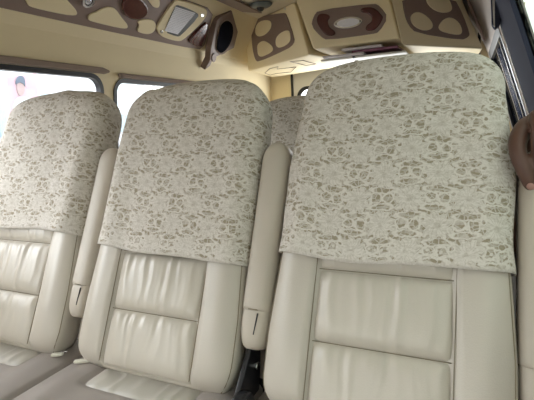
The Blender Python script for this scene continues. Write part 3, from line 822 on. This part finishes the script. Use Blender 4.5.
# the thumb leaves the side of the palm, bends at its knuckle and presses down the front of the armrest
chains.append([((.268, .325, 1.150), .024), ((.248, .285, 1.150), .022), ((.232, .256, 1.136), .0185), ((.2255, .243, 1.116), .0165), ((.2305, .233, 1.092), .0155), ((.2410, .227, 1.068), .0150), ((.2500, .226, 1.044), .0122), ((.2530, .228, 1.038), .0075)])
chains += [[((-.11, .36, .735), .014), ((-.11+dx, .31, .735), .010), ((-.11+dx, .285, .722), .008)] for dx in (-.03, -.01, .01, .03)]
body = skin_obj('body', chains, MT['skin'], pr, .0032)
skin_obj('shirt', [[((.02, .785, .73), .135), ((.02, .765, .86), .135), ((.02, .705, 1.00), .148), ((.02, .68, 1.05), .085)],
                   [((.02, .70, 1.02), .088), ((.17, .69, 1.02), .072), ((.24, .645, .94), .058)],
                   [((.02, .70, 1.02), .088), ((-.14, .69, 1.02), .072), ((-.19, .65, .92), .058)]], MT['shirt'], pr, .008)
skin_obj('trousers', [[((.02, .78, .72), .13), ((.12, .76, .71), .098), ((.13, .55, .70), .084), ((.13, .39, .68), .064), ((.13, .42, .50), .060), ((.13, .44, .26), .046)],
                      [((.02, .78, .72), .13), ((-.08, .76, .71), .098), ((-.09, .55, .70), .084), ((-.09, .39, .68), .064), ((-.09, .42, .50), .060), ((-.09, .44, .26), .046)]], MT['trouser'], pr, .008)
skin_obj('hair', [[((.02, .60, 1.255), .07), ((.02, .635, 1.22), .06)]], MT['hair'], pr, None)
nl = dome('fingernail', (0, 0, 0), .0066, .0035, MT['nail'], pr)
nl.data.transform(Matrix.Translation(pr.location)); nl.location = Vector((.2480, .2125, 1.046)) - pr.location; nl.rotation_euler = (-1.45, 0, -.25)

# ------------------------------------------------------------------ outside
gnd = box('ground', (-10, 2, -.55), (80, 80, .1), MT['ground']); tag(gnd, kind='structure')
def plate(nm, x, pts, m, parent, th=.03):
    return extrude(nm, [at(px, py, (x, 0, 0), (1, 0, 0)) for px, py in pts], (-th, 0, 0), m, parent)
bx_ = -6.0
c = at(24, 100, (bx_, 0, 0), (1, 0, 0))
bb = empty('billboard', (bx_, c.y, -.5), label='pink portrait billboard outside the left window', cat='billboard')
plate('board', bx_, [(7, 77), (36, 73), (39, 104), (40, 150), (12, 155)], MT['pink'], bb, .06)
plate('portrait_shirt', bx_+.01, smooth_pts if False else [(13, 108), (15, 101), (19, 97), (26, 97), (34, 100), (37, 104), (38.5, 130), (14, 132)], MT['shirtp'], bb, .02)
P = smooth_loop([at(px, py, (bx_+.02, 0, 0), (1, 0, 0)) for px, py in [(17, 83), (17, 90), (19, 95), (22, 96), (25, 92), (25, 83), (21, 80)]], 2)
extrude('portrait_face', P, (-.02, 0, 0), MT['facep'], bb)
P = smooth_loop([at(px, py, (bx_+.03, 0, 0), (1, 0, 0)) for px, py in [(16, 84), (17, 78), (21, 75), (25, 78), (25.5, 87), (24, 84), (20, 82), (17, 84)]], 1)
extrude('portrait_hair', P, (-.02, 0, 0), MT['hairp'], bb)
for px in (12, 36):
    q = at(px, 110, (bx_-.08, 0, 0), (1, 0, 0)); box('post', (q.x, q.y, .4), (.08, .08, 1.9), MT['bwhite'], bb, .01)
b1 = empty('building', (-12, 10, -.5), label='washed-out white building with pale blue shutters beyond the left windows', cat='building')
box('wall', (-14, 10, 1.6), (4, 40, 4.2), MT['bwhite'], b1)
for k in range(9):
    box('shutter', (-11.97, -4+4.2*k, 1.9), (.08, 1.8, 1.5), MT['bblue'], b1, .02)
for k, (za, zb_, sag) in enumerate(((2.25, 2.3, .25), (2.6, 2.5, .2))):
    P = [Vector((-5.2-k*.4, -2+14*i/20, za+(zb_-za)*i/20 - sag*(1-(2*i/20-1)**2))) for i in range(21)]
    tag(tube('overhead_cable', P, .012, MT['cable'], None), ['lower black cable sagging across the street outside the left window', 'upper black cable sagging across the street outside the left window'][k], 'cable', 'street cables')
# pale shop sign behind the second window
sg_ = empty('shop_sign', (-5.6, 9, 1.0), label='pale blue shop sign seen through the second left window', cat='sign')
V = [at(x, y, (-6.2, 0, 0), (1, 0, 0)) for x, y in ((100, 78), (220, 92), (220, 125), (100, 112))]
extrude('sign_board', V, (-.08, 0, 0), mat('sign_white', (.48, .54, .58), .6), sg_)
hd = empty('hedge', (6, 6, -.5), label='grey-green hedge outside the right-hand door window', cat='hedge')
V = []; F = []; NX, NZ = 60, 18
for j in range(NZ+1):
    for i in range(NX+1):
        y = -6+28*i/NX; z = -.5+3.2*j/NZ
        V.append(Vector((5.5+.35*mnoise.noise(Vector((y*1.4, z*1.4, 0)))+.2*mnoise.noise(Vector((y*4, z*4, 0))), y, z)))
for j in range(NZ):
    for i in range(NX): F.append((j*(NX+1)+i, j*(NX+1)+i+1, (j+1)*(NX+1)+i+1, (j+1)*(NX+1)+i))
o = mesh('hedge_foliage', loc(V, hd), F, MT['green'], hd); s = o.modifiers.new('s', 'SOLIDIFY'); s.thickness = .8; s.offset = 1

# ------------------------------------------------------------------ light
w = bpy.data.worlds.new('World'); S.world = w; w.use_nodes = True; nt = w.node_tree
bg = nt.nodes['Background']; bg.inputs[0].default_value = (1.0, .975, .96, 1); bg.inputs[1].default_value = 6.0
def area(name, p, tgt, sx, sy, e, col):
    l = bpy.data.lights.new(name, 'AREA'); l.shape = 'RECTANGLE'; l.size = sx; l.size_y = sy; l.energy = e; l.color = col
    o = bpy.data.objects.new(name, l); COL.objects.link(o); o.location = p
    o.rotation_euler = (Vector(tgt)-Vector(p)).to_track_quat('-Z', 'Y').to_euler(); return o
#area('windscreen_daylight', (-.54, YF-.05, 1.38), (-.5, 1.0, 1.0), 1.6, .8, 10, (1.0, .98, .95))
area('tailgate_window_daylight', (-.53, 3.06, 1.2), (-.53, 1.5, 1.6), 1.1, .45, 22, (1, .99, .97))
#area('door_window_daylight', (.62, -.1, 1.4), (-.4, .3, 1.1), 1.6, .6, 8, (.80, 1.0, .86))

sl_d = bpy.data.lights.new('sun', 'SUN'); sl_d.energy = 3.0; sl_d.angle = .7; sl_d.color = (.95, .97, 1.0)
so = bpy.data.objects.new('sun', sl_d); COL.objects.link(so); so.rotation_euler = Vector((.80, .50, -.36)).to_track_quat('-Z', 'Y').to_euler()
vs = S.view_settings; vs.view_transform = 'Standard'; vs.look = 'None'; vs.gamma = 1; vs.exposure = 0.02
S.cycles.max_bounces = 8; S.cycles.diffuse_bounces = 5; S.cycles.transparent_max_bounces = 12
S.cycles.use_denoising = True; S.cycles.sample_clamp_indirect = 8
